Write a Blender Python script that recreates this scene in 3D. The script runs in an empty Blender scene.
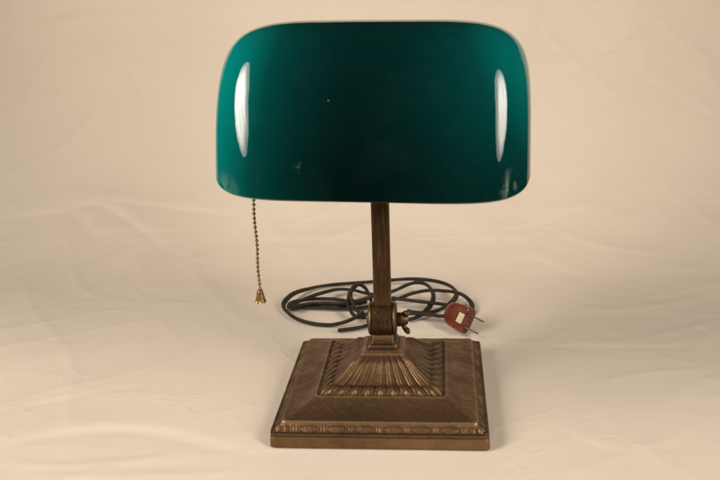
import bpy, math
import numpy as np
from mathutils import Vector, Matrix

rng = np.random.default_rng(7)
scene = bpy.context.scene
col = scene.collection
R = math.radians

# ------------------------------------------------------------------ helpers
def tag(o, label=None, cat=None, group=None, kind=None):
    for k, v in (('label', label), ('category', cat), ('group', group), ('kind', kind)):
        if v: o[k] = v
    return o

def mesh_obj(name, verts, faces, mat, parent=None, smooth=True, normals=None, attr=None):
    me = bpy.data.meshes.new(name)
    me.from_pydata([tuple(map(float, v)) for v in verts], [], [tuple(int(i) for i in f) for f in faces])
    me.update()
    if smooth:
        me.polygons.foreach_set('use_smooth', np.ones(len(me.polygons), bool))
    if attr is not None:
        a = me.attributes.new('wear', 'FLOAT', 'POINT')
        a.data.foreach_set('value', np.asarray(attr, np.float32))
    if normals is not None:
        me.normals_split_custom_set_from_vertices([tuple(map(float, n)) for n in normals])
    me.materials.append(mat)
    o = bpy.data.objects.new(name, me)
    col.objects.link(o)
    if parent: o.parent = parent
    return o

class MB:
    def __init__(s): s.v = []; s.f = []
    def add(s, v, f):
        k = len(s.v); s.v += [tuple(map(float, p)) for p in v]; s.f += [tuple(i + k for i in q) for q in f]
    def grid(s, P, cu=False, cv=False):
        P = np.asarray(P); n, m = P.shape[:2]
        f = []
        for i in range(n if cu else n - 1):
            for j in range(m if cv else m - 1):
                i2, j2 = (i + 1) % n, (j + 1) % m
                f.append((i * m + j, i2 * m + j, i2 * m + j2, i * m + j2))
        s.add(P.reshape(-1, 3), f)
    def tube(s, path, prof, up=(0, 0, 1), cap=True):
        """sweep the closed 2-D profile (side, up) along the path; prof may be a function of t"""
        path = np.asarray(path, float); n = len(path)
        T = np.gradient(path, axis=0); T /= np.linalg.norm(T, axis=1)[:, None]
        rings = []
        for i in range(n):
            u = np.array(up, float); sd = np.cross(T[i], u)
            if np.linalg.norm(sd) < 1e-3: sd = np.cross(T[i], (0, 1, 0))
            sd /= np.linalg.norm(sd); u = np.cross(sd, T[i])
            pr = prof(i / (n - 1)) if callable(prof) else prof
            rings.append([path[i] + sd * a + u * b for a, b in pr])
        m = len(rings[0]); k = len(s.v)
        s.grid(np.array(rings), cv=True)
        if cap:
            s.f.append(tuple(k + j for j in range(m)))
            s.f.append(tuple(k + (n - 1) * m + j for j in reversed(range(m))))
    def lathe(s, prof, org=(0, 0, 0), axis=(0, 0, 1), n=32, ref=(0, 1, 0)):
        a = np.array(axis, float); a /= np.linalg.norm(a)
        e = np.cross(a, ref); 
        if np.linalg.norm(e) < 1e-3: e = np.cross(a, (1, 0, 0))
        e /= np.linalg.norm(e); g = np.cross(a, e); org = np.array(org, float)
        P = [[org + a * h + r * (e * math.cos(t) + g * math.sin(t)) for t in np.linspace(0, 2 * math.pi, n, endpoint=False)] for r, h in prof]
        s.grid(np.array(P), cv=True)
    def build(s, name, mat, parent=None, smooth=True, bevel=None, sub=0, sharp=None):
        o = mesh_obj(name, s.v, s.f, mat, parent, smooth)
        if bevel:
            b = o.modifiers.new('b', 'BEVEL'); b.width = bevel; b.segments = 3; b.limit_method = 'ANGLE'; b.angle_limit = R(35)
        if sub:
            b = o.modifiers.new('s', 'SUBSURF'); b.levels = b.render_levels = sub
        if sharp:
            o.data.set_sharp_from_angle(angle=R(sharp))
        return o

def circ(r, n=12, ry=None, ph=0):
    return [(r * math.cos(t), (ry or r) * math.sin(t)) for t in np.linspace(0, 2 * math.pi, n, endpoint=False) + ph]

def spline(pts, per=8):
    P = np.array(pts, float); P = np.vstack([2 * P[0] - P[1], P, 2 * P[-1] - P[-2]]); out = []
    for i in range(1, len(P) - 2):
        a, b, c, d = P[i - 1:i + 3]
        for t in np.linspace(0, 1, per, endpoint=False):
            out.append(.5 * (2 * b + (c - a) * t + (2 * a - 5 * b + 4 * c - d) * t * t + (3 * b - a - 3 * c + d) * t ** 3))
    out.append(P[-2]); return np.array(out)

def vnoise(x, y, seed=0):
    """smooth value noise in about -1..1 for numpy arrays"""
    g = np.random.default_rng(seed).uniform(-1, 1, (64, 64))
    xi = np.floor(x).astype(int); yi = np.floor(y).astype(int); fx = x - xi; fy = y - yi
    fx = fx ** 3 * (fx * (fx * 6 - 15) + 10); fy = fy ** 3 * (fy * (fy * 6 - 15) + 10)
    G = lambda a, b: g[a % 64, b % 64]
    return (G(xi, yi) * (1 - fx) + G(xi + 1, yi) * fx) * (1 - fy) + (G(xi, yi + 1) * (1 - fx) + G(xi + 1, yi + 1) * fx) * fy

# ---------------------------------------------------------------- materials
class NT:
    def __init__(s, name):
        s.m = bpy.data.materials.new(name); s.m.use_nodes = True; s.t = s.m.node_tree
        s.bsdf = s.t.nodes['Principled BSDF']
    def n(s, typ, **kw):
        o = s.t.nodes.new(typ)
        for k, v in kw.items():
            if k.startswith('i_'):
                key = k[2:]; key = int(key) if key.isdigit() else key.replace('_', ' ')
                o.inputs[key].default_value = v
            else: setattr(o, k, v)
        return o
    def l(s, a, b): s.t.links.new(a, b)
    def math(s, op, a, b=None, c=None, clamp=False):
        o = s.n('ShaderNodeMath', operation=op, use_clamp=clamp)
        for i, x in enumerate((a, b, c)):
            if x is None: continue
            if isinstance(x, (int, float)): o.inputs[i].default_value = x
            else: s.l(x, o.inputs[i])
        return o.outputs[0]
    def ramp(s, fac, stops, interp='LINEAR'):
        r = s.n('ShaderNodeValToRGB'); r.color_ramp.interpolation = interp; e = r.color_ramp.elements
        while len(e) < len(stops): e.new(.5)
        for q, (p, c) in zip(e, stops):
            q.position = p; q.color = (*c, 1) if isinstance(c, tuple) else (c, c, c, 1)
        s.l(fac, r.inputs[0]); return r.outputs[0]
    def noise(s, scale, detail=4, rough=.55, vec=None, mscale=None, dist=0, coord='Object'):
        tc = s.n('ShaderNodeTexCoord').outputs[coord]
        if mscale:
            mp = s.n('ShaderNodeMapping'); mp.inputs['Scale'].default_value = mscale; s.l(tc, mp.inputs[0]); tc = mp.outputs[0]
        o = s.n('ShaderNodeTexNoise', i_Scale=scale, i_Detail=detail, i_Roughness=rough, i_Distortion=dist)
        s.l(tc, o.inputs['Vector']); return o.outputs['Fac']
    def mix(s, fac, a, b, blend='MIX'):
        o = s.n('ShaderNodeMix', data_type='RGBA', blend_type=blend)
        for i, x in ((0, fac), (6, a), (7, b)):
            if isinstance(x, (int, float)): o.inputs[i].default_value = x
            elif isinstance(x, tuple): o.inputs[i].default_value = (*x, 1)
            else: s.l(x, o.inputs[i])
        return o.outputs[2]
    def bump(s, h, strength, dist):
        b = s.n('ShaderNodeBump', i_Strength=strength, i_Distance=dist); s.l(h, b.inputs['Height']); s.l(b.outputs[0], s.bsdf.inputs['Normal'])
    def set(s, **kw):
        for k, v in kw.items():
            k = k.replace('_', ' ')
            if isinstance(v, (int, float)): s.bsdf.inputs[k].default_value = v
            elif isinstance(v, tuple): s.bsdf.inputs[k].default_value = (*v, 1) if len(v) == 3 else v
            else: s.l(v, s.bsdf.inputs[k])

def brass(name, dark, mid, lite, rough=(.38, .6), streak=0, wear=False, metallic=.85, nscale=60):
    m = NT(name)
    n1 = m.noise(nscale, 6, .65); n2 = m.noise(nscale * 6, 4, .6); n3 = m.noise(14, 3, .5)
    f = m.math('ADD', m.math('MULTIPLY', n1, .6), m.math('MULTIPLY', n3, .4))
    c = m.ramp(f, [(.36, dark), (.52, mid), (.66, lite)])
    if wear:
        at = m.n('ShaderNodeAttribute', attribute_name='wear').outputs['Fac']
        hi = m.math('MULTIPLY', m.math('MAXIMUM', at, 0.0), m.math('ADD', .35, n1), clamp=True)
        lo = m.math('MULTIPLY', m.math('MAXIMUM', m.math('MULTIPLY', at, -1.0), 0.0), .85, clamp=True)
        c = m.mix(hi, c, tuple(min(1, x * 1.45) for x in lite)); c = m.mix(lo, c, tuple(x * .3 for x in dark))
    m.set(Base_Color=c, Metallic=metallic)
    rr = m.n('ShaderNodeMapRange', i_1=.3, i_2=.7, i_3=rough[1], i_4=rough[0]); m.l(n1, rr.inputs[0]); m.set(Roughness=rr.outputs[0])
    hgt = m.math('ADD', n1, m.math('MULTIPLY', n2, .5))
    if streak:      # handling scratches and tarnish running along the bar
        st = m.noise(90, 5, .7, mscale=(6, 6, .35)); hgt = m.math('ADD', hgt, m.math('MULTIPLY', st, streak))
        m.set(Base_Color=m.mix(m.ramp(st, [(.52, 0.0), (.70, .55)]), c, tuple(x * 1.5 for x in lite)))
        m.l(m.math('ADD', .10, m.math('MULTIPLY', st, .7)), m.bsdf.inputs['Roughness'])
    m.bump(hgt, .15, .0004)
    return m.m

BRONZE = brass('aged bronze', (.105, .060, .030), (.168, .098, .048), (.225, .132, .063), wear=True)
STEMM = brass('stem bronze', (.05, .028, .013), (.088, .050, .022), (.135, .077, .034), rough=(.34, .5), nscale=40, streak=1.2)  # darker tones carry the shadow the glass shade casts on the stem
DARKM = brass('dark bronze', (.05, .027, .014), (.11, .06, .028), (.2, .11, .05), nscale=120)
GOLD = brass('chain brass', (.12, .075, .03), (.27, .175, .07), (.46, .32, .14), rough=(.32, .5), nscale=300)

def m_cord():
    m = NT('rubber cord'); n = m.noise(140, 5); c = m.ramp(n, [(.3, (.010, .008, .0055)), (.7, (.024, .019, .013))])
    m.set(Base_Color=c, Roughness=.58, Specular_IOR_Level=.3); m.bump(m.noise(900, 3), .3, .0003); return m.m
CORDM = m_cord()
def m_bake():
    m = NT('bakelite'); n = m.noise(110, 4, dist=1.0); c = m.ramp(n, [(.3, (.07, .015, .007)), (.7, (.19, .036, .013))])
    m.set(Base_Color=c, Roughness=.33, Coat_Weight=.15); m.bump(m.noise(500, 3), .15, .0003); return m.m
BAKE = m_bake()
def m_simple(name, c, rough=.6, **kw):
    m = NT(name); n = m.noise(kw.pop('scale', 200), 4); m.set(Base_Color=m.ramp(n, [(.3, tuple(x * .85 for x in c)), (.7, c)]), Roughness=rough, **kw); return m.m
PAPER = m_simple('old paper label', (.62, .55, .34), .8)
OPAL = m_simple('opal glass', (.82, .84, .78), .25, scale=20)
BULB = m_simple('frosted bulb', (.8, .8, .78), .3)

def m_glass():
    m = NT('cased green glass')
    n = m.noise(9, 3, .5)
    tc = m.n('ShaderNodeTexCoord').outputs['Object']
    # light falloff painted into the green: bright ends and top, dark middle
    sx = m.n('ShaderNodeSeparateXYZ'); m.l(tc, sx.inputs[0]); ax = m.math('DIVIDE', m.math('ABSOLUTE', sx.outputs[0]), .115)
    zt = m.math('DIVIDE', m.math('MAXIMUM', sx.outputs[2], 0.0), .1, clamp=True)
    rt = m.math('SMOOTH_MAX', m.math('MULTIPLY', sx.outputs[0], 12.0), 0.0, .3)      # shading painted darker again towards the right and the lip
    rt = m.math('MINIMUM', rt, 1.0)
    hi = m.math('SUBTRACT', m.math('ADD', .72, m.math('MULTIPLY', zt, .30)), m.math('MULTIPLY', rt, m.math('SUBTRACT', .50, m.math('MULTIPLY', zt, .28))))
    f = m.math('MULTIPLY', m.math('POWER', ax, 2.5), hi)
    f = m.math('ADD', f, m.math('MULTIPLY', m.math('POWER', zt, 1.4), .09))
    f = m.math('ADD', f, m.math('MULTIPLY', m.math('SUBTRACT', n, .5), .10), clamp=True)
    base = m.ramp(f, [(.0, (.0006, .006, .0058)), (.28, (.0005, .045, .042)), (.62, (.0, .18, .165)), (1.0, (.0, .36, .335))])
    # dust specks
    vo = m.n('ShaderNodeTexVoronoi', i_Scale=85.0); m.l(tc, vo.inputs['Vector'])
    sep = m.n('ShaderNodeSeparateColor'); m.l(vo.outputs['Color'], sep.inputs[0])
    rad = m.math('MULTIPLY', m.math('SUBTRACT', sep.outputs[0],   .62, clamp=True), .17)
    speck = m.math('LESS_THAN', vo.outputs['Distance'], rad)
    sm = m.math('MULTIPLY', speck, .20)
    # sheet reflections painted in with smudges low on either end; faint smudges between
    nz = m.ramp(m.noise(90, 5, .7, mscale=(1, 1, .45), dist=1.5), [(.46, 0.0), (.66, 1.0)])
    hz = m.ramp(m.noise(35, 6, .75, dist=.8), [(.50, 0.0), (.80, 1.0)]); sc = m.ramp(m.noise(60, 3, .6, mscale=(1, 1, 9)), [(.70, 0.0), (.78, 1.0)])
    tot = m.math('ADD', sm, m.math('ADD', m.math('MULTIPLY', hz, .006), m.math('MULTIPLY', sc, .008)))
    for (x, y, z), r, k in (((-.097, -.055, -.012), (.012, .04, .020), .15), ((.0955, -.055, -.004), (.0075, .04, .018), .42), ((-.045, -.09, .012), (.005, .04, .005), .10), ((.0, -.09, -.02), (.02, .04, .006), .10)):
        mp = m.n('ShaderNodeMapping'); mp.vector_type = 'POINT'
        mp.inputs['Location'].default_value = (-x / r[0], -y / r[1], -z / r[2]); mp.inputs['Scale'].default_value = tuple(1 / q for q in r)
        m.l(tc, mp.inputs[0]); ln = m.n('ShaderNodeVectorMath', operation='LENGTH'); m.l(mp.outputs[0], ln.inputs[0])
        mask = m.math('SUBTRACT', 1.0, ln.outputs['Value'], clamp=True)
        tot = m.math('ADD', tot, m.math('MULTIPLY', m.math('MULTIPLY', mask, nz), k * 1.8), clamp=True)
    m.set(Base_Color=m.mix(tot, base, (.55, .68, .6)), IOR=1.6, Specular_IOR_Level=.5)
    rr = m.n('ShaderNodeMapRange', i_1=0.0, i_2=.3, i_3=.035, i_4=.35); m.l(tot, rr.inputs[0]); m.set(Roughness=rr.outputs[0])
    m.bump(m.math('ADD', m.noise(28, 2, .4), m.math('MULTIPLY', m.noise(150, 2, .4), .06)), .25, .0016)
    return m.m
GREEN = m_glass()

def m_sheet():
    m = NT('cream cotton sheet')
    n = m.noise(3.0, 4, .5); f = m.noise(1500, 2, .5, mscale=(1, .25, .25))
    m.set(Base_Color=m.ramp(n, [(.3, (.72, .628, .518)), (.7, (.77, .677, .562))]), Roughness=.9, Sheen_Weight=.1)
    m.bump(m.math('ADD', m.math('MULTIPLY', f, .3), m.noise(60, 5, .6, mscale=(.5, 1.6, 1.6))), .35, .0016)
    ri = m.math('MULTIPLY', m.math('ABSOLUTE', m.math('SUBTRACT', m.noise(7, 3, .5, dist=.8), .5)), -6.0)
    ri = m.math('ADD', m.math('POWER', 2.718, m.math('MULTIPLY', ri, 4.0)), m.math('ADD', m.math('MULTIPLY', m.noise(60, 5, .6, mscale=(.5, 1.6, 1.6)), .8), m.math('MULTIPLY', f, .35)))
    m.bump(ri, .25, .0016)
    return m.m
SHEET = m_sheet()
CAMYAW, CAMPITCH, CAMROLL = -.106476, .314754, -.043941
LPOW, RPOW, WSTR = 7.45, 6.6, .012

# ------------------------------------------------------------- cotton sheet
Y1, RAD, LEAN = .27, .26, R(86)          # where it leaves the table, bend radius, steepness of the hanging part
def sheet_profile(s):
    a = np.clip(s / RAD, 0, LEAN); t = np.maximum(s - RAD * LEAN, 0)
    y = Y1 + np.minimum(s, 0) + RAD * np.sin(a) + t * math.cos(LEAN)
    z = RAD * (1 - np.cos(a)) + t * math.sin(LEAN)
    return y, z, -np.sin(a), np.cos(a)
# creases: (x, s) points along the cloth, height mm, width mm, one-sided fold or not
CREASES = [
    ([(-0.562, 0.3518), (-0.5348, 0.3553), (-0.5056, 0.3445), (-0.4646, 0.3278)], 0.8, 3.5, 1),
    ([(-0.399, 0.417), (-0.3897, 0.3828), (-0.3778, 0.3407), (-0.3601, 0.2642)], 0.6, 2.5, 0),
    ([(-0.4654, 0.385), (-0.4113, 0.4108), (-0.3512, 0.4355)], 0.6, 6, 1),
    ([(-0.4877, 0.257), (-0.4466, 0.3), (-0.4172, 0.342)], 0.8, 9, 0),
    ([(-0.4338, 0.4045), (-0.3877, 0.348), (-0.3375, 0.3115), (-0.2861, 0.2742)], 0.8, 6, 1),
    ([(-0.4283, -0.106), (-0.418, -0.0695), (-0.4019, -0.0145), (-0.3747, 0.0413), (-0.3495, 0.0825), (-0.326, 0.0925)], 3.0, 14, 1),
    ([(-0.4508, 0.1738), (-0.416, 0.1765), (-0.3678, 0.1498), (-0.3163, 0.1063), (-0.2742, 0.0705)], 2.0, 8, 1),
    ([(-0.4249, 0.185), (-0.3734, 0.1755), (-0.302, 0.1658), (-0.2247, 0.1522)], 1.2, 6, 1),
    ([(-0.4495, 0.1685), (-0.4118, 0.1325), (-0.3695, 0.0827)], 1.5, 8, 1),
    ([(-0.5519, 0.153), (-0.4971, 0.1608), (-0.4495, 0.1685)], 1.2, 8, 1),
    ([(-0.3012, -0.3477), (-0.2774, -0.3367), (-0.2442, -0.3267), (-0.2043, -0.3212), (-0.1692, -0.3267), (-0.1288, -0.3405), (-0.0905, -0.3525)], 2.2, 9, 1),
    ([(-0.3282, -0.2962), (-0.2913, -0.2797), (-0.2537, -0.2612), (-0.2344, -0.2515)], 1.2, 6, 1),
    ([(-0.359, -0.2377), (-0.3302, -0.1957), (-0.3061, -0.1567), (-0.2898, -0.117)], 1.0, 9, 0),
    ([(-0.2851, -0.3782), (-0.236, -0.3822), (-0.1855, -0.3727), (-0.134, -0.3645)], 1, 7, 0),
    ([(0.0876, 0.378), (0.154, 0.3785), (0.2066, 0.3753), (0.2845, 0.374), (0.4119, 0.3763)], 0.9, 4, 1),
    ([(0.173, 0.432), (0.1931, 0.3965), (0.2263, 0.363), (0.259, 0.333), (0.2846, 0.3083)], 0.8, 4, 0),
    ([(0.2948, 0.4375), (0.3341, 0.4108), (0.3739, 0.3775), (0.4127, 0.3545)], 0.9, 4, 0),
    ([(0.3108, 0.3473), (0.3619, 0.3168), (0.3868, 0.2988), (0.4114, 0.2845)], 1.0, 5, 1),
    ([(0.0926, 0.0488), (0.1408, 0.0638), (0.1698, 0.0588), (0.1955, 0.0325), (0.2277, 0.0215)], 1.4, 9, 1),
    ([(0.0837, -0.1602), (0.1395, -0.1667), (0.1945, -0.1687), (0.2484, -0.1707), (0.3047, -0.1617)], 1.0, 5, 1),
    ([(0.1874, 0.1128), (0.2383, 0.087), (0.2826, 0.072), (0.3275, 0.067)], 1.2, 9, 0),
    ([(0.1385, -0.3152), (0.1583, -0.3335), (0.178, -0.3455), (0.2002, -0.3422)], 0.9, 4, 1),
    ([(0.1819, -0.2405), (0.2269, -0.2252), (0.2879, -0.217)], 0.8, 6, 0),
    ([(0.1076, 0.1143), (0.1439, 0.1043), (0.195, 0.127)], 0.8, 6, 0),
    ([(-0.2611, -0.3945), (-0.1854, -0.3935), (-0.0915, -0.383)], 1, 7, 0),
    ([(0.2576, 0.407), (0.3229, 0.3793), (0.4128, 0.3245)], 1.0, 6, 1),
    ([(-0.5701, 0.4297), (-0.5091, 0.444), (-0.4351, 0.4548), (-0.2787, 0.454)], 1.2, 8, 1),
    ([(-0.268, 0.13), (-0.2648, 0.059), (-0.1976, -0.057), (-0.1254, -0.1372)], 1.0, 12, 0),
    ([(0.172, -0.0602), (0.2186, -0.0877), (0.2948, -0.0615), (0.3435, -0.0337)], 1.2, 10, 0),
]
def make_sheet():
    xs = np.concatenate([np.arange(-.78, -.62, .01), np.arange(-.62, .5, .0032), np.arange(.5, .62, .01)])
    ss = np.concatenate([np.arange(-.60, -.42, .01), np.arange(-.42, .5, .0032), np.arange(.5, .64, .01)])
    X, S = np.meshgrid(xs, ss, indexing='ij')
    free = np.clip((np.hypot(X / .22, (S + .21) / .27) - .75) / .5, 0, 1)    # the lamp and its cord press the cloth flat
    H = .0020 * vnoise(X * 5 + 3, S * 6 + 9, 1) + .0012 * vnoise(X * 12 + S * 9, S * 16 - X * 6, 2)
    W = X * .8 + S * .6 + .05 * vnoise(X * 6, S * 6, 3)
    H += .0006 * (1 - np.abs(vnoise(W * 14, (S - X) * 5, 4))) ** 4 * 2
    H += .0006 * (1 - np.abs(vnoise((X * .5 - S * .9) * 18 + 5, (S * .5 + X) * 5, 5))) ** 5 * 2
    H += .0005 * (1 - np.abs(vnoise(X * 9 + 40, S * 34 + 2 * X, 6))) ** 3
    H *= (.25 + .75 * free) * np.where(S < .1, .7, 1)
    for pts, amp, wid, fold in CREASES:
        P = spline(pts, 6)
        a, b = P[:-1], P[1:]
        m = (X > P[:, 0].min() - .05) & (X < P[:, 0].max() + .05) & (S > P[:, 1].min() - .05) & (S < P[:, 1].max() + .05)
        q = np.stack([X[m], S[m]], -1); best = np.full(len(q), 9.0); sg = np.zeros(len(q)); tt = np.zeros(len(q))
        for i in range(len(a)):
            d = b[i] - a[i]; L2 = d @ d; t = np.clip(((q - a[i]) @ d) / L2, 0, 1); e = q - a[i] - t[:, None] * d
            D = np.hypot(e[:, 0], e[:, 1]); k = D < best; best[k] = D[k]
            sg[k] = np.sign(d[0] * e[k, 1] - d[1] * e[k, 0]); tt[k] = (i + t[k]) / len(a)
        w = .75 * wid / 1000; fade = np.sin(np.pi * np.clip(tt * .94 + .03, 0, 1)) ** .6
        prof = np.exp(-(best / w) ** 2)
        if fold: prof = prof * .6 + (sg > 0) * np.exp(-best / (w * 3.5)) * .9 * (1 - np.exp(-(best / w) ** 2)) - .35 * (sg < 0) * np.exp(-((best - 1.6 * w) / w) ** 2)
        H[m] += np.where(S[m] > .12, 1.9, .8) * amp / 1000 * prof * fade
    H += .0
    y, z, ny, nz = sheet_profile(S)
    V = np.stack([X, y + ny * H, z + nz * H], -1)
    n, k = X.shape
    i, j = np.meshgrid(np.arange(n - 1), np.arange(k - 1), indexing='ij')
    F = np.stack([i * k + j, (i + 1) * k + j, (i + 1) * k + j + 1, i * k + j + 1], -1).reshape(-1, 4)
    me = bpy.data.meshes.new('backdrop_sheet'); me.vertices.add(n * k); me.vertices.foreach_set('co', V.reshape(-1).astype(np.float32))
    me.loops.add(len(F) * 4); me.loops.foreach_set('vertex_index', F.reshape(-1).astype(np.int32))
    me.polygons.add(len(F)); me.polygons.foreach_set('loop_start', np.arange(0, len(F) * 4, 4, dtype=np.int32))
    me.polygons.foreach_set('use_smooth', np.ones(len(F), bool)); me.update(calc_edges=True); me.validate()
    me.materials.append(SHEET); o = bpy.data.objects.new('backdrop', me); col.objects.link(o)
    o.location.z = -.0012
    tag(o, kind='structure')
make_sheet()

# --------------------------------------------------------------------- lamp
lamp = bpy.data.objects.new('desk_lamp', None); col.objects.link(lamp)
tag(lamp, "antique banker's lamp with green glass shade, square bronze base, bead pull chain and coiled cord", 'desk lamp')

# base: one square casting, its relief a height over the square
HB = .0825
def ss(a, b, x):
    t = np.clip((x - a) / (b - a), 0, 1); return t * t * (3 - 2 * t)
def base_height(x, y):
    d = np.maximum(np.abs(x), np.abs(y)); u = np.where(np.abs(y) >= np.abs(x), x * -np.sign(y), y * np.sign(x))
    # egg and reel moulding on a slope between the rim and the raised centre
    P = .0212; ph = (u - .0005) / P; eg = (ph - .5) - np.round(ph - .5); re_ = ph - np.round(ph)
    z = .0117 + .0004 * np.exp(-((d - .0818) / .0005) ** 2) + .0047 * np.clip((.0808 - d) / (.0808 - .0752), 0, 1) ** .9
    v = (d - .0781)
    lim = (np.abs(u) < .0715)
    egg = np.sqrt(np.clip(1 - (eg * P / .0062) ** 2 - (v / .0022) ** 2, 0, 1)) * .0006 * lim
    reel = sum(np.sqrt(np.clip(1 - ((re_ * P - o) / .0009) ** 2 - (v / .0021) ** 2, 0, 1)) for o in (-.0012, .0012)) * .0004 * lim
    leaf = .00016 * np.exp(-((np.abs(eg * P) - .0068 - np.abs(v) * .5) / .0007) ** 2) * (np.abs(v) < .0024) * lim
    but = np.sqrt(np.clip(1 - ((np.abs(u) - .0768) / .002) ** 2 - (v / .002) ** 2, 0, 1)) * .0008
    z = z - .0005 * np.exp(-(v / .0024) ** 4) + np.maximum.reduce([egg, leaf, reel, but])
    z = z + ss(.0751, .0745, d) * .0014 + .0003 * np.exp(-((d - .0741) / .0005) ** 2)
    z = z + .0002 * np.exp(-((d - .0755) / .0004) ** 2) * np.cos(u / .0016 * 2 * np.pi)
    t = np.clip((.0738 - d) / (.0738 - .0512), 0, 1)
    z = z + .0088 * (.50 * t + .50 * t ** 2.0)
    z = z + .0004 * np.exp(-((d - .0506) / .0006) ** 2) - .0007 * ss(.0503, .0498, d)
    # dome
    t = np.clip((.0485 - d) / (.0485 - .0185), 0, 1)
    dome = .0215 * (.38 * t + .62 * t ** 2.1) + .0016 * np.sin(np.pi * np.clip(t * 3.2, 0, 1)) 
    q = u / np.maximum(d, 1e-5)
    side = (np.abs(x) > np.abs(y))
    bend = np.where(side, .22 * np.sin(np.pi * t), 0)            # the side leaves curl
    qq = q + bend
    env = ss(.0, .12, t) * ss(1.0, .82, t)
    w = qq * 4.5
    fl = np.abs(np.cos(np.pi * w)) ** .8
    fine = .5 + .5 * np.cos(2 * np.pi * w * 3)
    z = z + dome + env * np.where(side, .7, 1) * (.0011 * fl + .0003 * fine * (1 - side * .8) - .0008) * (1 - .35 * t)
    tip = (d < .0492) & (d > .0445)
    tw = q * 4.5 * 2; te = tw - np.round(tw)
    vv = d - .0470
    amp = .55 + .45 * np.cos(2 * np.pi * q * 4.5 + .6)
    z = z + tip * .0008 * amp * np.sqrt(np.clip(1 - (te / .36) ** 2 - (vv / .0021) ** 2, 0, 1))
    corner = np.exp(-((np.abs(x) - np.abs(y)) / .0022) ** 2) * (d > .02) * (d < .048)
    z = z + corner * .0012 * env
    # stepped neck mouldings
    z = z + ss(.0204, .0200, d) * .0012 - .0005 * np.exp(-((d - .0190) / .0006) ** 2) 
    z = z + ss(.0168, .0163, d) * .0030
    z = z + ss(.0146, .0136, d) * .0078
    return z
def make_base():
    N = 460; g = np.linspace(-1, 1, N); G, K = np.meshgrid(g, g, indexing='ij')
    X, Y = G * HB, K * HB
    Z = base_height(X, Y)
    Z += .00012 * vnoise(X * 300 + 9, Y * 300 + 9, 11) + .00006 * vnoise(X * 900, Y * 900, 12)
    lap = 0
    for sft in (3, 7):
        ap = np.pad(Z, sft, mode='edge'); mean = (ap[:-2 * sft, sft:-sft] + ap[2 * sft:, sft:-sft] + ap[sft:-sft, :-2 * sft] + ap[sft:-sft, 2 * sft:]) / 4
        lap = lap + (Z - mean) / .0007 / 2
    rnd = np.maximum(np.abs(G), np.abs(K)); pn = (np.abs(G) ** 55 + np.abs(K) ** 55 + 1e-30) ** (1 / 55)
    k = np.where(pn > 1e-6, rnd / pn, 1)
    X, Y = X * k, Y * k
    V = np.stack([X, Y, Z], -1)
    mb_v = list(V.reshape(-1, 3)); F = [(i * N + j, (i + 1) * N + j, (i + 1) * N + j + 1, i * N + j + 1) for i in range(N - 1) for j in range(N - 1)]
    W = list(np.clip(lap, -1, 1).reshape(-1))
    # skirt
    ring = [(i, 0) for i in range(N)] + [(N - 1, j) for j in range(1, N)] + [(i, N - 1) for i in range(N - 2, -1, -1)] + [(0, j) for j in range(N - 2, 0, -1)]
    prev = [i * N + j for i, j in ring]; edge = np.array([V[i, j] for i, j in ring])
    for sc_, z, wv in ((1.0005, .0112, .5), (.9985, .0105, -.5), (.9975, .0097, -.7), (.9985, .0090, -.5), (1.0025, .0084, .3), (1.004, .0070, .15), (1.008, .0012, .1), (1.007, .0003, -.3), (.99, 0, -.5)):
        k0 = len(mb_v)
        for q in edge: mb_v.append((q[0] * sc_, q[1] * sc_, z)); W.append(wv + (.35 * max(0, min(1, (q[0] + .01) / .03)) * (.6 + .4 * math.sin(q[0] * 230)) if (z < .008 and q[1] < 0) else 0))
        n = len(ring); F += [(prev[a], k0 + a, k0 + (a + 1) % n, prev[(a + 1) % n])[::-1] for a in range(n)]
        prev = list(range(k0, k0 + n))
    F.append(tuple(prev))
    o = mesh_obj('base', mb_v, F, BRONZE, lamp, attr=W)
    return o
base = make_base()

# knuckle joint: two cheeks of the base, the stem's barrel between them
JZ = .0705
mb = MB()
for sx in (-1, 1):
    mb.lathe([(0, .0087), (.0120, .0087), (.0133, .0089), (.0137, .0096), (.0134, .0106), (.0122, .0114), (.006, .0118), (0, .0118)], (0, 0, JZ), (sx, 0, 0), 48)
mb.build('hinge_cheeks', BRONZE, base, sharp=40)
stem_mb = MB()
stem_mb.lathe([(0, -.0084), (.0134, -.0084), (.0141, -.0079), (.0143, -.004), (.0143, .004), (.0141, .0079), (.0134, .0084), (0, .0084)], (0, 0, JZ), (1, 0, 0), 48)
def rr(w, d, r=.0012, n=3):
    out = []
    for cx, cy, a0 in ((w - r, d - r, 0), (-w + r, d - r, 90), (-w + r, -d + r, 180), (w - r, -d + r, 270)):
        out += [(cx + r * math.cos(R(a0 + 90 * k / n)), cy + r * math.sin(R(a0 + 90 * k / n))) for k in range(n + 1)]
    return out
zs = np.linspace(JZ + .004, .262, 30)
stem_mb.tube([(0.0004 * math.sin(z * 9) + (.0008 if z > .1 else 0) * (z - .08) / .1, 0, z) for z in zs], rr(.0070, .0050), up=(0, 1, 0))
stem = stem_mb.build('stem', STEMM, lamp, sharp=50)
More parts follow.
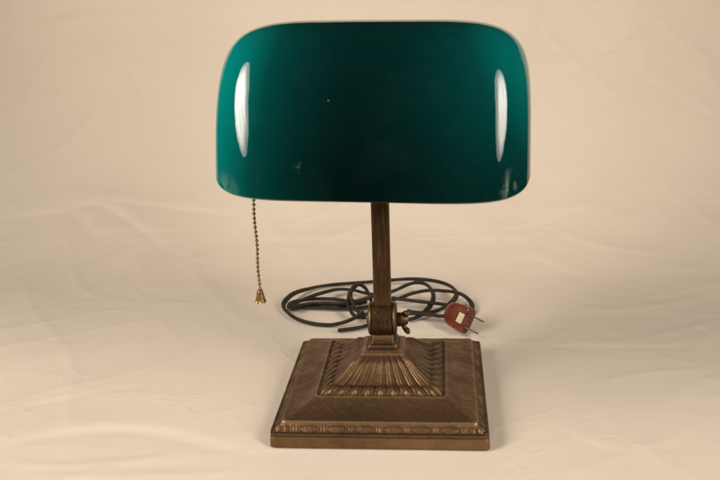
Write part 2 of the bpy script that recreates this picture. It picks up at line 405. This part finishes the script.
# fine collar line at the foot of the stem
# wing screw through the joint
mb = MB()
mb.lathe([(0, .0112), (.0052, .0112), (.0058, .0122), (.0056, .0172), (.0045, .0186), (.0040, .0205), (0, .0210)], (0, 0, JZ - .001), (1, 0, 0), 28)
for sgn in (1, -1):
    path = spline([(.0150, 0, JZ + sgn * .001 - .001), (.0172, -.001, JZ + sgn * .0055 - .0015), (.0192, -.002, JZ + sgn * .0074 - .0020), (.0206, -.003, JZ + sgn * .0076 - .0024), (.0218, -.0035, JZ + sgn * .0070 - .0028)], 5)
    mb.tube(path, lambda t: circ(.0002 + (.0014 + .0015 * t) * math.sqrt(max(0, 1 - max(0, (t - .72) / .285) ** 2)), 14, .0002 + (.0014 + .0010 * t) * math.sqrt(max(0, 1 - max(0, (t - .72) / .285) ** 2))), up=(0, 1, 0))
mb.build('wing_screw', DARKM, lamp, sharp=50)
mb = MB(); mb.lathe([(0, -.0116), (.0050, -.0116), (.0046, -.0128), (.002, -.0134), (0, -.0135)], (0, 0, JZ), (1, 0, 0), 24)
mb.build('pin_head', DARKM, lamp, sharp=50)

# --------------------------------------------------------------- glass shade
A, B, CC, PN, PM = .1114, .0755, .1030, 5.4, 2.3
C0 = np.array([0, -.006, .0185])
TIL = R(23.0); NV = np.array([0, -math.sin(TIL), math.cos(TIL)]); E1 = np.array([1.0, 0, 0]); E2 = np.cross(NV, E1)
def radial(D, sh=0.0):
    D = D / np.linalg.norm(D, axis=-1, keepdims=True)
    lo = np.zeros(D.shape[:-1]); hi = np.full(D.shape[:-1], .2)
    tp = lambda z: 1 + 6.0 * (z - .037) ** 2          # a touch wider towards the top and the lip
    def Fv(p):
        return (np.abs(p[..., 1] / (B - sh)) ** PM + np.abs(p[..., 2] / (CC - sh)) ** PM) ** (PN / PM) + np.abs(p[..., 0] / (A - sh) / tp(p[..., 2])) ** PN
    for _ in range(40):
        mid = (lo + hi) / 2; f = Fv(C0 + D * mid[..., None]) > 1
        hi = np.where(f, mid, hi); lo = np.where(f, lo, mid)
    P = C0 + D * lo[..., None]
    g = np.abs(P[..., 1] / (B - sh)) ** PM + np.abs(P[..., 2] / (CC - sh)) ** PM
    Ax = (A - sh) * tp(P[..., 2]); gx = PN * np.abs(P[..., 0] / Ax) ** (PN - 1) / Ax * np.sign(P[..., 0])
    k = PN / PM * np.maximum(g, 1e-9) ** (PN / PM - 1)
    gy = k * PM * np.abs(P[..., 1] / (B - sh)) ** (PM - 1) / (B - sh) * np.sign(P[..., 1])
    gz = k * PM * np.abs(P[..., 2] / (CC - sh)) ** (PM - 1) / (CC - sh) * np.sign(P[..., 2])
    gz = gz - PN * np.abs(P[..., 0] / Ax) ** PN * 12.0 * (P[..., 2] - .037) / tp(P[..., 2])
    G = np.stack([gx, gy, gz], -1); G /= np.linalg.norm(G, axis=-1, keepdims=True) + 1e-12
    return P, G
def shell(sh, NT_=72, NPHI=288, t0=0.0):
    th = np.linspace(0, 2 * np.pi, NPHI, endpoint=False)
    e = np.stack([np.sign(np.cos(th)) * np.abs(np.cos(th)) ** .55 * (A), np.sign(np.sin(th)) * np.abs(np.sin(th)) ** .55 * B * .9], -1)   # even spacing along the rim
    e /= np.linalg.norm(e, axis=1)[:, None]
    tau = np.linspace(t0, np.pi / 2, NT_)
    D = np.cos(tau)[:, None, None] * (e[None, :, :1] * E1 + e[None, :, 1:] * E2) + np.sin(tau)[:, None, None] * NV
    return radial(D, sh)
def make_shade():
    TH = .0036
    Po, Go = shell(0); Pi, Gi = shell(TH)
    lipP, lipN = [], []
    mid = (Po[0] + Pi[0]) / 2; half = (Po[0] - Pi[0]) / 2; r = np.linalg.norm(half, axis=1, keepdims=True); hd = half / r
    for a in np.linspace(0, np.pi, 9):
        dr = hd * math.cos(a) - NV * math.sin(a); lipP.append(mid + dr * r); lipN.append(dr)
    P = np.concatenate([Po[::-1], np.array(lipP)[1:-1], Pi], 0); G = np.concatenate([Go[::-1], np.array(lipN)[1:-1], -Gi], 0)
    n, m = P.shape[:2]
    F = [(i * m + j, (i + 1) * m + j, (i + 1) * m + (j + 1) % m, i * m + (j + 1) % m) for i in range(n - 1) for j in range(m)]
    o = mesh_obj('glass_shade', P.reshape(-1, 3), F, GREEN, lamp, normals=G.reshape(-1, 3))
    Pl, Gl = shell(TH + .0004, 36, 144, .015)
    n, m = Pl.shape[:2]
    F = [(i * m + j, i * m + (j + 1) % m, (i + 1) * m + (j + 1) % m, (i + 1) * m + j) for i in range(n - 1) for j in range(m)]
    l = mesh_obj('opal_lining', Pl.reshape(-1, 3), F, OPAL, o, normals=-Gl.reshape(-1, 3))
    return o
shade = make_shade()
shade.location = (.0004, -.012, .2048); shade.rotation_euler = (0, R(1.6), R(-1.5))

# socket, bulb and the arm that carries the shade, under the glass
mb = MB(); mb.tube(spline([(.0008, 0, .258), (.0008, .012, .268), (0, .030, .267), (0, .044, .262)], 6), rr(.0060, .0022), up=(0, 0, 1))
mb.tube([(0, .0, .262), (0, -.014, .258)], circ(.004, 12))
mb.tube([(-.02, .046, .2605), (.02, .046, .2605)], rr(.003, .0012))
mb.build('shade_arm', DARKM, lamp, sharp=40)
mb = MB(); mb.lathe([(0, 0), (.009, 0), (.0155, .006), (.0165, .012), (.0165, .040), (.0185, .042), (.0185, .047), (.0155, .049), (.0155, .052), (0, .052)], (-.094, -.014, .250), (1, 0, 0), 32)
mb.tube([(-.094, -.014, .25), (-.0955, -.0165, .243), (-.0945, -.02, .236)], circ(.003, 10))
mb.build('socket', GOLD, lamp, sharp=40)
mb = MB(); mb.lathe([(.012, 0), (.0125, .012), (.015, .022), (.019, .034), (.020, .05), (.018, .075), (.012, .092), (.004, .0985), (0, .099)], (-.043, -.014, .250), (1, 0, 0), 32)
mb.build('bulb', BULB, lamp)

# pull chain
mb = MB(); top = np.array([-.0938, -.02, .236]); bot = np.array([-.0954, -.02, .1050]); nb = 37
for k in range(nb):
    c = top + (bot - top) * (k / (nb - 1)); c[0] += .0004 * math.sin(k * .55) ; r = .00138
    mb.lathe([(r * math.sin(t), -r * math.cos(t)) for t in np.linspace(.02, math.pi - .02, 9)], c, (0, 0, 1), 12)
mb.tube([top, bot], circ(.00045, 6))
chain = mb.build('pull_chain', GOLD, lamp)
mb = MB(); h0 = bot[2] - .0012; P = []
for t in np.linspace(0, 1, 16):
    row = []
    for a in np.linspace(0, 2 * np.pi, 48, endpoint=False):
        r = .0002 + .0022 * min(1, t / .10) + (.0018 * max(0, (t - .12) / .88) ** 1.2) + .00025 * max(0, t - .15) * math.cos(a * 10)
        if t > .9: r += .0007 * (t - .9) / .1 * (.6 + .4 * math.cos(a * 5))
        z = h0 + .0006 - .0104 * t + (.0007 * math.cos(a * 5) if t > .95 else 0)
        row.append((bot[0] + r * math.cos(a), bot[1] + r * math.sin(a), z))
    P.append(row)
mb.grid(P, cv=True)
P2 = [[(bot[0] + (x - bot[0]) * s, bot[1] + (y - bot[1]) * s, z + dz) for x, y, z in P[-1]] for s, dz in ((1, 0), (.8, .0003), (.5, .003), (.05, .008))]
mb.grid(P2, cv=True)
mb.build('tassel', GOLD, chain, sharp=60)

# power cord: flat two-core flex in loops behind the base
STRANDS = [
    ([[-0.0089, 0.2564, 0.006], [-0.0283, 0.2572, 0.004], [-0.0508, 0.2528, 0.004], [-0.079, 0.2496, 0.003], [-0.1004, 0.239, 0.003], [-0.1138, 0.2181, 0.006], [-0.1202, 0.1979, 0.006], [-0.1209, 0.1859, 0.004], [-0.1147, 0.1719, 0.003], [-0.101, 0.1536, 0.003], [-0.0837, 0.1422, 0.003], [-0.0648, 0.1384, 0.003], [-0.0498, 0.1413, 0.005], [-0.0388, 0.1446, 0.009], [-0.0306, 0.1457, 0.014]], 0.9),
    ([[-0.0089, 0.2564, 0.006], [0.0114, 0.2593, 0.006], [0.0319, 0.2531, 0.007], [0.0487, 0.2409, 0.008], [0.0595, 0.2231, 0.009], [0.0629, 0.2032, 0.01], [0.059, 0.1837, 0.01], [0.0496, 0.1711, 0.008], [0.0373, 0.1664, 0.005], [0.0249, 0.1686, 0.003], [0.0123, 0.1739, 0.003]], 0.9),
    ([[0.0132, 0.1507, 0.003], [0.0202, 0.1557, 0.003], [0.0282, 0.1626, 0.005], [0.0352, 0.1752, 0.008], [0.0387, 0.19, 0.012], [0.0359, 0.2104, 0.013], [0.0292, 0.2253, 0.013], [0.0202, 0.2326, 0.012], [0.0093, 0.2303, 0.01], [-0.0027, 0.2256, 0.006], [-0.0195, 0.2132, 0.004]], 0.9),
    ([[-0.0183, 0.1958, 0.003], [0.0029, 0.1999, 0.007], [0.0156, 0.2051, 0.01], [0.0327, 0.2061, 0.013], [0.0508, 0.2044, 0.013], [0.0645, 0.206, 0.01], [0.0739, 0.2016, 0.006], [0.0788, 0.1895, 0.003], [0.0771, 0.1709, 0.003]], 0.3),
    ([[-0.005, 0.1901, 0.011], [0.011, 0.1869, 0.01], [0.0331, 0.1774, 0.011], [0.0465, 0.1829, 0.007], [0.0558, 0.1846, 0.004]], 0.2),
    ([[-0.0056, 0.1609, 0.003], [0.0048, 0.1588, 0.005], [0.0173, 0.1533, 0.009], [0.0324, 0.1543, 0.008], [0.0435, 0.1492, 0.008], [0.0515, 0.1468, 0.009]], 0.3),
    ([[-0.1145, 0.1831, 0.004], [-0.1078, 0.1893, 0.006], [-0.0985, 0.1932, 0.009], [-0.0845, 0.2088, 0.009], [-0.0676, 0.2229, 0.008], [-0.0508, 0.2212, 0.008], [-0.0359, 0.2147, 0.007], [-0.0237, 0.2112, 0.006]], 0.5),
    ([[-0.1145, 0.1831, 0.004], [-0.1142, 0.1942, 0.004], [-0.1056, 0.2012, 0.004], [-0.0897, 0.2053, 0.004], [-0.0711, 0.2051, 0.004], [-0.0541, 0.1993, 0.004], [-0.0393, 0.1908, 0.004]], 0.3),
    ([[-0.1129, 0.18, 0.003], [-0.0975, 0.184, 0.003], [-0.0758, 0.1825, 0.003], [-0.0543, 0.181, 0.003], [-0.0361, 0.1798, 0.004], [-0.0222, 0.1903, 0.003]], 0.2),
    ([[-0.1093, 0.1735, 0.008], [-0.0923, 0.1864, 0.006], [-0.0708, 0.1862, 0.006], [-0.0492, 0.1847, 0.006], [-0.0333, 0.1963, 0.004]], 1.2),
    ([[-0.0262, 0.1879, 0.004], [-0.0293, 0.2006, 0.008], [-0.0345, 0.2138, 0.012], [-0.0418, 0.2223, 0.014], [-0.0469, 0.2178, 0.014], [-0.0502, 0.1974, 0.014], [-0.0498, 0.1771, 0.012], [-0.0465, 0.1604, 0.01], [-0.0404, 0.1495, 0.008], [-0.0334, 0.1503, 0.006], [-0.0274, 0.1639, 0.004]], 1.2),
    ([[-0.0237, 0.2112, 0.006], [-0.0331, 0.1852, 0.012], [-0.0416, 0.1749, 0.014], [-0.048, 0.1853, 0.012], [-0.0521, 0.2124, 0.008]], 0.4),
    ([[-0.0484, 0.1811, 0.016], [-0.0423, 0.1614, 0.014], [-0.0352, 0.1499, 0.01], [-0.0297, 0.1536, 0.004]], 1.0),
    ([[-0.0551, 0.1251, 0.003], [-0.0435, 0.1286, 0.003], [-0.032, 0.1335, 0.003], [-0.0225, 0.1408, 0.003], [-0.0109, 0.1483, 0.003]], 1.1),
]
def flex(w=.0028, t=.0018):
    out = []
    for k in range(16):
        a = 2 * math.pi * k / 16
        x = w * math.cos(a); y = t * math.sin(a) * (1 - .30 * math.exp(-(math.cos(a) / .28) ** 2)) * 1.05
        out.append((x, y))
    return out
mb = MB()
for i, (pts, roll) in enumerate(STRANDS):
    P = spline(pts, 8); P[:, 2] = np.maximum(P[:, 2], .0029) + 0.0
    up = np.array((math.sin(roll) * .7, math.sin(roll) * .7, math.cos(roll)))
    mb.tube(P, flex(), up=up)
cord = mb.build('power_cord', CORDM, lamp)

# plug
def basis():
    yaw, pit, rol = CAMYAW, CAMPITCH, CAMROLL
    F_ = np.array([math.sin(yaw) * math.cos(pit), math.cos(yaw) * math.cos(pit), -math.sin(pit)])
    R0 = np.array([math.cos(yaw), -math.sin(yaw), 0]); U0 = np.cross(R0, F_)
    R_ = math.cos(rol) * R0 + math.sin(rol) * U0; return R_, np.cross(R_, F_), F_
PA = np.array([.66, -.66, -.10]); PA /= np.linalg.norm(PA)         # the way the prongs point
PB = np.array([-.42, -.30, -.86]); PB -= PA * (PB @ PA); PB /= np.linalg.norm(PB)
PC = np.cross(PA, PB); PC = PC if PC[1] < 0 else -PC               # the flat side that faces up and front
PO = np.array([.0650, .1310, .0148])
M3 = Matrix(((PA[0], PB[0], PC[0]), (PA[1], PB[1], PC[1]), (PA[2], PB[2], PC[2])))
if M3.determinant() < 0: PB = -PB; M3 = Matrix(((PA[0], PB[0], PC[0]), (PA[1], PB[1], PC[1]), (PA[2], PB[2], PC[2])))
PM4 = M3.to_4x4(); PM4.translation = Vector(PO)
mb = MB(); sec = []
for a, hw, ht in ((-.0165, .0040, .0030), (-.0160, .0072, .0052), (-.0135, .0100, .0070), (-.009, .0118, .0080), (-.003, .0126, .0083), (.002, .0127, .0083), (.0025, .0120, .0076), (.0035, .0120, .0076), (.0040, .0130, .0084), (.0098, .0130, .0084), (.0108, .0122, .0076), (.0108, .002, .001)):
    q = []
    for t in np.linspace(0, 2 * np.pi, 40, endpoint=False):
        c, s = math.cos(t), math.sin(t); e = .5 if a > -.01 else .8
        q.append((a, hw * math.copysign(abs(c) ** e, c), ht * math.copysign(abs(s) ** e, s)))
    sec.append(q)
mb.grid(sec, cv=True); k = len(mb.v) - 40; mb.f.append(tuple(range(k, k + 40))); mb.f.append(tuple(reversed(range(40))))
plug = mb.build('plug', BAKE, lamp, sharp=38); plug.matrix_world = PM4
for s in (-1, 1):
    mb = MB(); mb.tube([(.0100, s * .0063, 0), (.0262, s * .0063, 0)], rr(.0031, .0007, .0005), up=(0, 1, 0)); mb.build('prong', GOLD, plug, sharp=40)
mb = MB(); mb.tube([(.0002, 0, .0083), (.0002 + .0068, 0, .0083)], rr(.0050, .0004, .0003), up=(0, 0, 1)); lab = mb.build('paper_label', PAPER, plug, sharp=40)
lab.location = (.0036, 0, .0003)

# ------------------------------------------------------------------- lights
def softbox(name, loc, target, axis, sx, sy, power, color, streak=1.0, spread=115):
    L = bpy.data.lights.new(name, 'AREA'); L.shape = 'ELLIPSE'; L.size = sx; L.size_y = sy; L.energy = power; L.color = color; L.spread = R(spread)
    L.use_nodes = True; nt = L.node_tree; em = nt.nodes['Emission']
    g = nt.nodes.new('ShaderNodeNewGeometry'); mp = nt.nodes.new('ShaderNodeMapping'); mp.inputs['Scale'].default_value = (7, 1.1, 1); mp.inputs['Rotation'].default_value = (0, 0, R(8 * streak))
    no = nt.nodes.new('ShaderNodeTexNoise'); no.inputs['Scale'].default_value = 1.6; no.inputs['Detail'].default_value = 2
    mr = nt.nodes.new('ShaderNodeMapRange'); mr.inputs[1].default_value = .42; mr.inputs[2].default_value = .58; mr.inputs[3].default_value = .85; mr.inputs[4].default_value = 1.2
    nt.links.new(g.outputs['Parametric'], mp.inputs[0]); nt.links.new(mp.outputs[0], no.inputs['Vector']); nt.links.new(no.outputs['Fac'], mr.inputs[0]); 
    vm = nt.nodes.new('ShaderNodeMapping'); vm.inputs['Location'].default_value = (-1 + .16 * streak, -1, 0); vm.inputs['Scale'].default_value = (2, 2, 0); nt.links.new(g.outputs['Parametric'], vm.inputs[0])
    ln = nt.nodes.new('ShaderNodeVectorMath'); ln.operation = 'LENGTH'; nt.links.new(vm.outputs[0], ln.inputs[0])
    fo = nt.nodes.new('ShaderNodeMapRange'); fo.interpolation_type = 'SMOOTHSTEP'; fo.inputs[1].default_value = 1.0; fo.inputs[2].default_value = .55; fo.inputs[3].default_value = .35; fo.inputs[4].default_value = 1.25; nt.links.new(ln.outputs['Value'], fo.inputs[0])
    mu = nt.nodes.new('ShaderNodeMath'); mu.operation = 'MULTIPLY'; nt.links.new(mr.outputs[0], mu.inputs[0]); nt.links.new(fo.outputs[0], mu.inputs[1]); nt.links.new(mu.outputs[0], em.inputs['Strength'])
    o = bpy.data.objects.new(name, L); col.objects.link(o); 
    z = (Vector(loc) - Vector(target)).normalized(); y = Vector(axis); y = (y - z * (y @ z)).normalized(); x = y.cross(z)
    M = Matrix(((x.x, y.x, z.x), (x.y, y.y, z.y), (x.z, y.z, z.z))).to_4x4(); M.translation = Vector(loc); o.matrix_world = M; return o
softbox('softbox', (-.82, -.60, .71), (0, -.03, .10), (0, .75, 1), .36, 1.46, LPOW, (1.0, .903, .797), 1)
softbox('softbox', (.82, -.78, .69), (0, -.03, .10), (0, .60, 1), .40, 1.44, RPOW, (1.0, .903, .797), -1)

w = bpy.data.worlds.new('World'); scene.world = w; w.use_nodes = True
w.node_tree.nodes['Background'].inputs[0].default_value = (1.0, .86, .70, 1); w.node_tree.nodes['Background'].inputs[1].default_value = WSTR

# ------------------------------------------------------------------- camera
cam = bpy.data.cameras.new('camera'); co = bpy.data.objects.new('camera', cam); col.objects.link(co); scene.camera = co
cam.sensor_width = 36; cam.sensor_fit = 'HORIZONTAL'; cam.lens = 835 / 720 * 36; cam.clip_start = .01; cam.clip_end = 50
Rv, Uv, Fv_ = basis()
m = Matrix(((Rv[0], Uv[0], -Fv_[0]), (Rv[1], Uv[1], -Fv_[1]), (Rv[2], Uv[2], -Fv_[2]))).to_4x4(); m.translation = Vector((.051177, -.627403, .343505))
co.matrix_world = m
cam.dof.use_dof = True; cam.dof.focus_distance = .72; cam.dof.aperture_fstop = 12.5
scene.view_settings.view_transform = 'Standard'; scene.view_settings.look = 'None'; scene.view_settings.exposure = 0; scene.view_settings.gamma = 1
scene.cycles.use_denoising = True; scene.cycles.max_bounces = 8
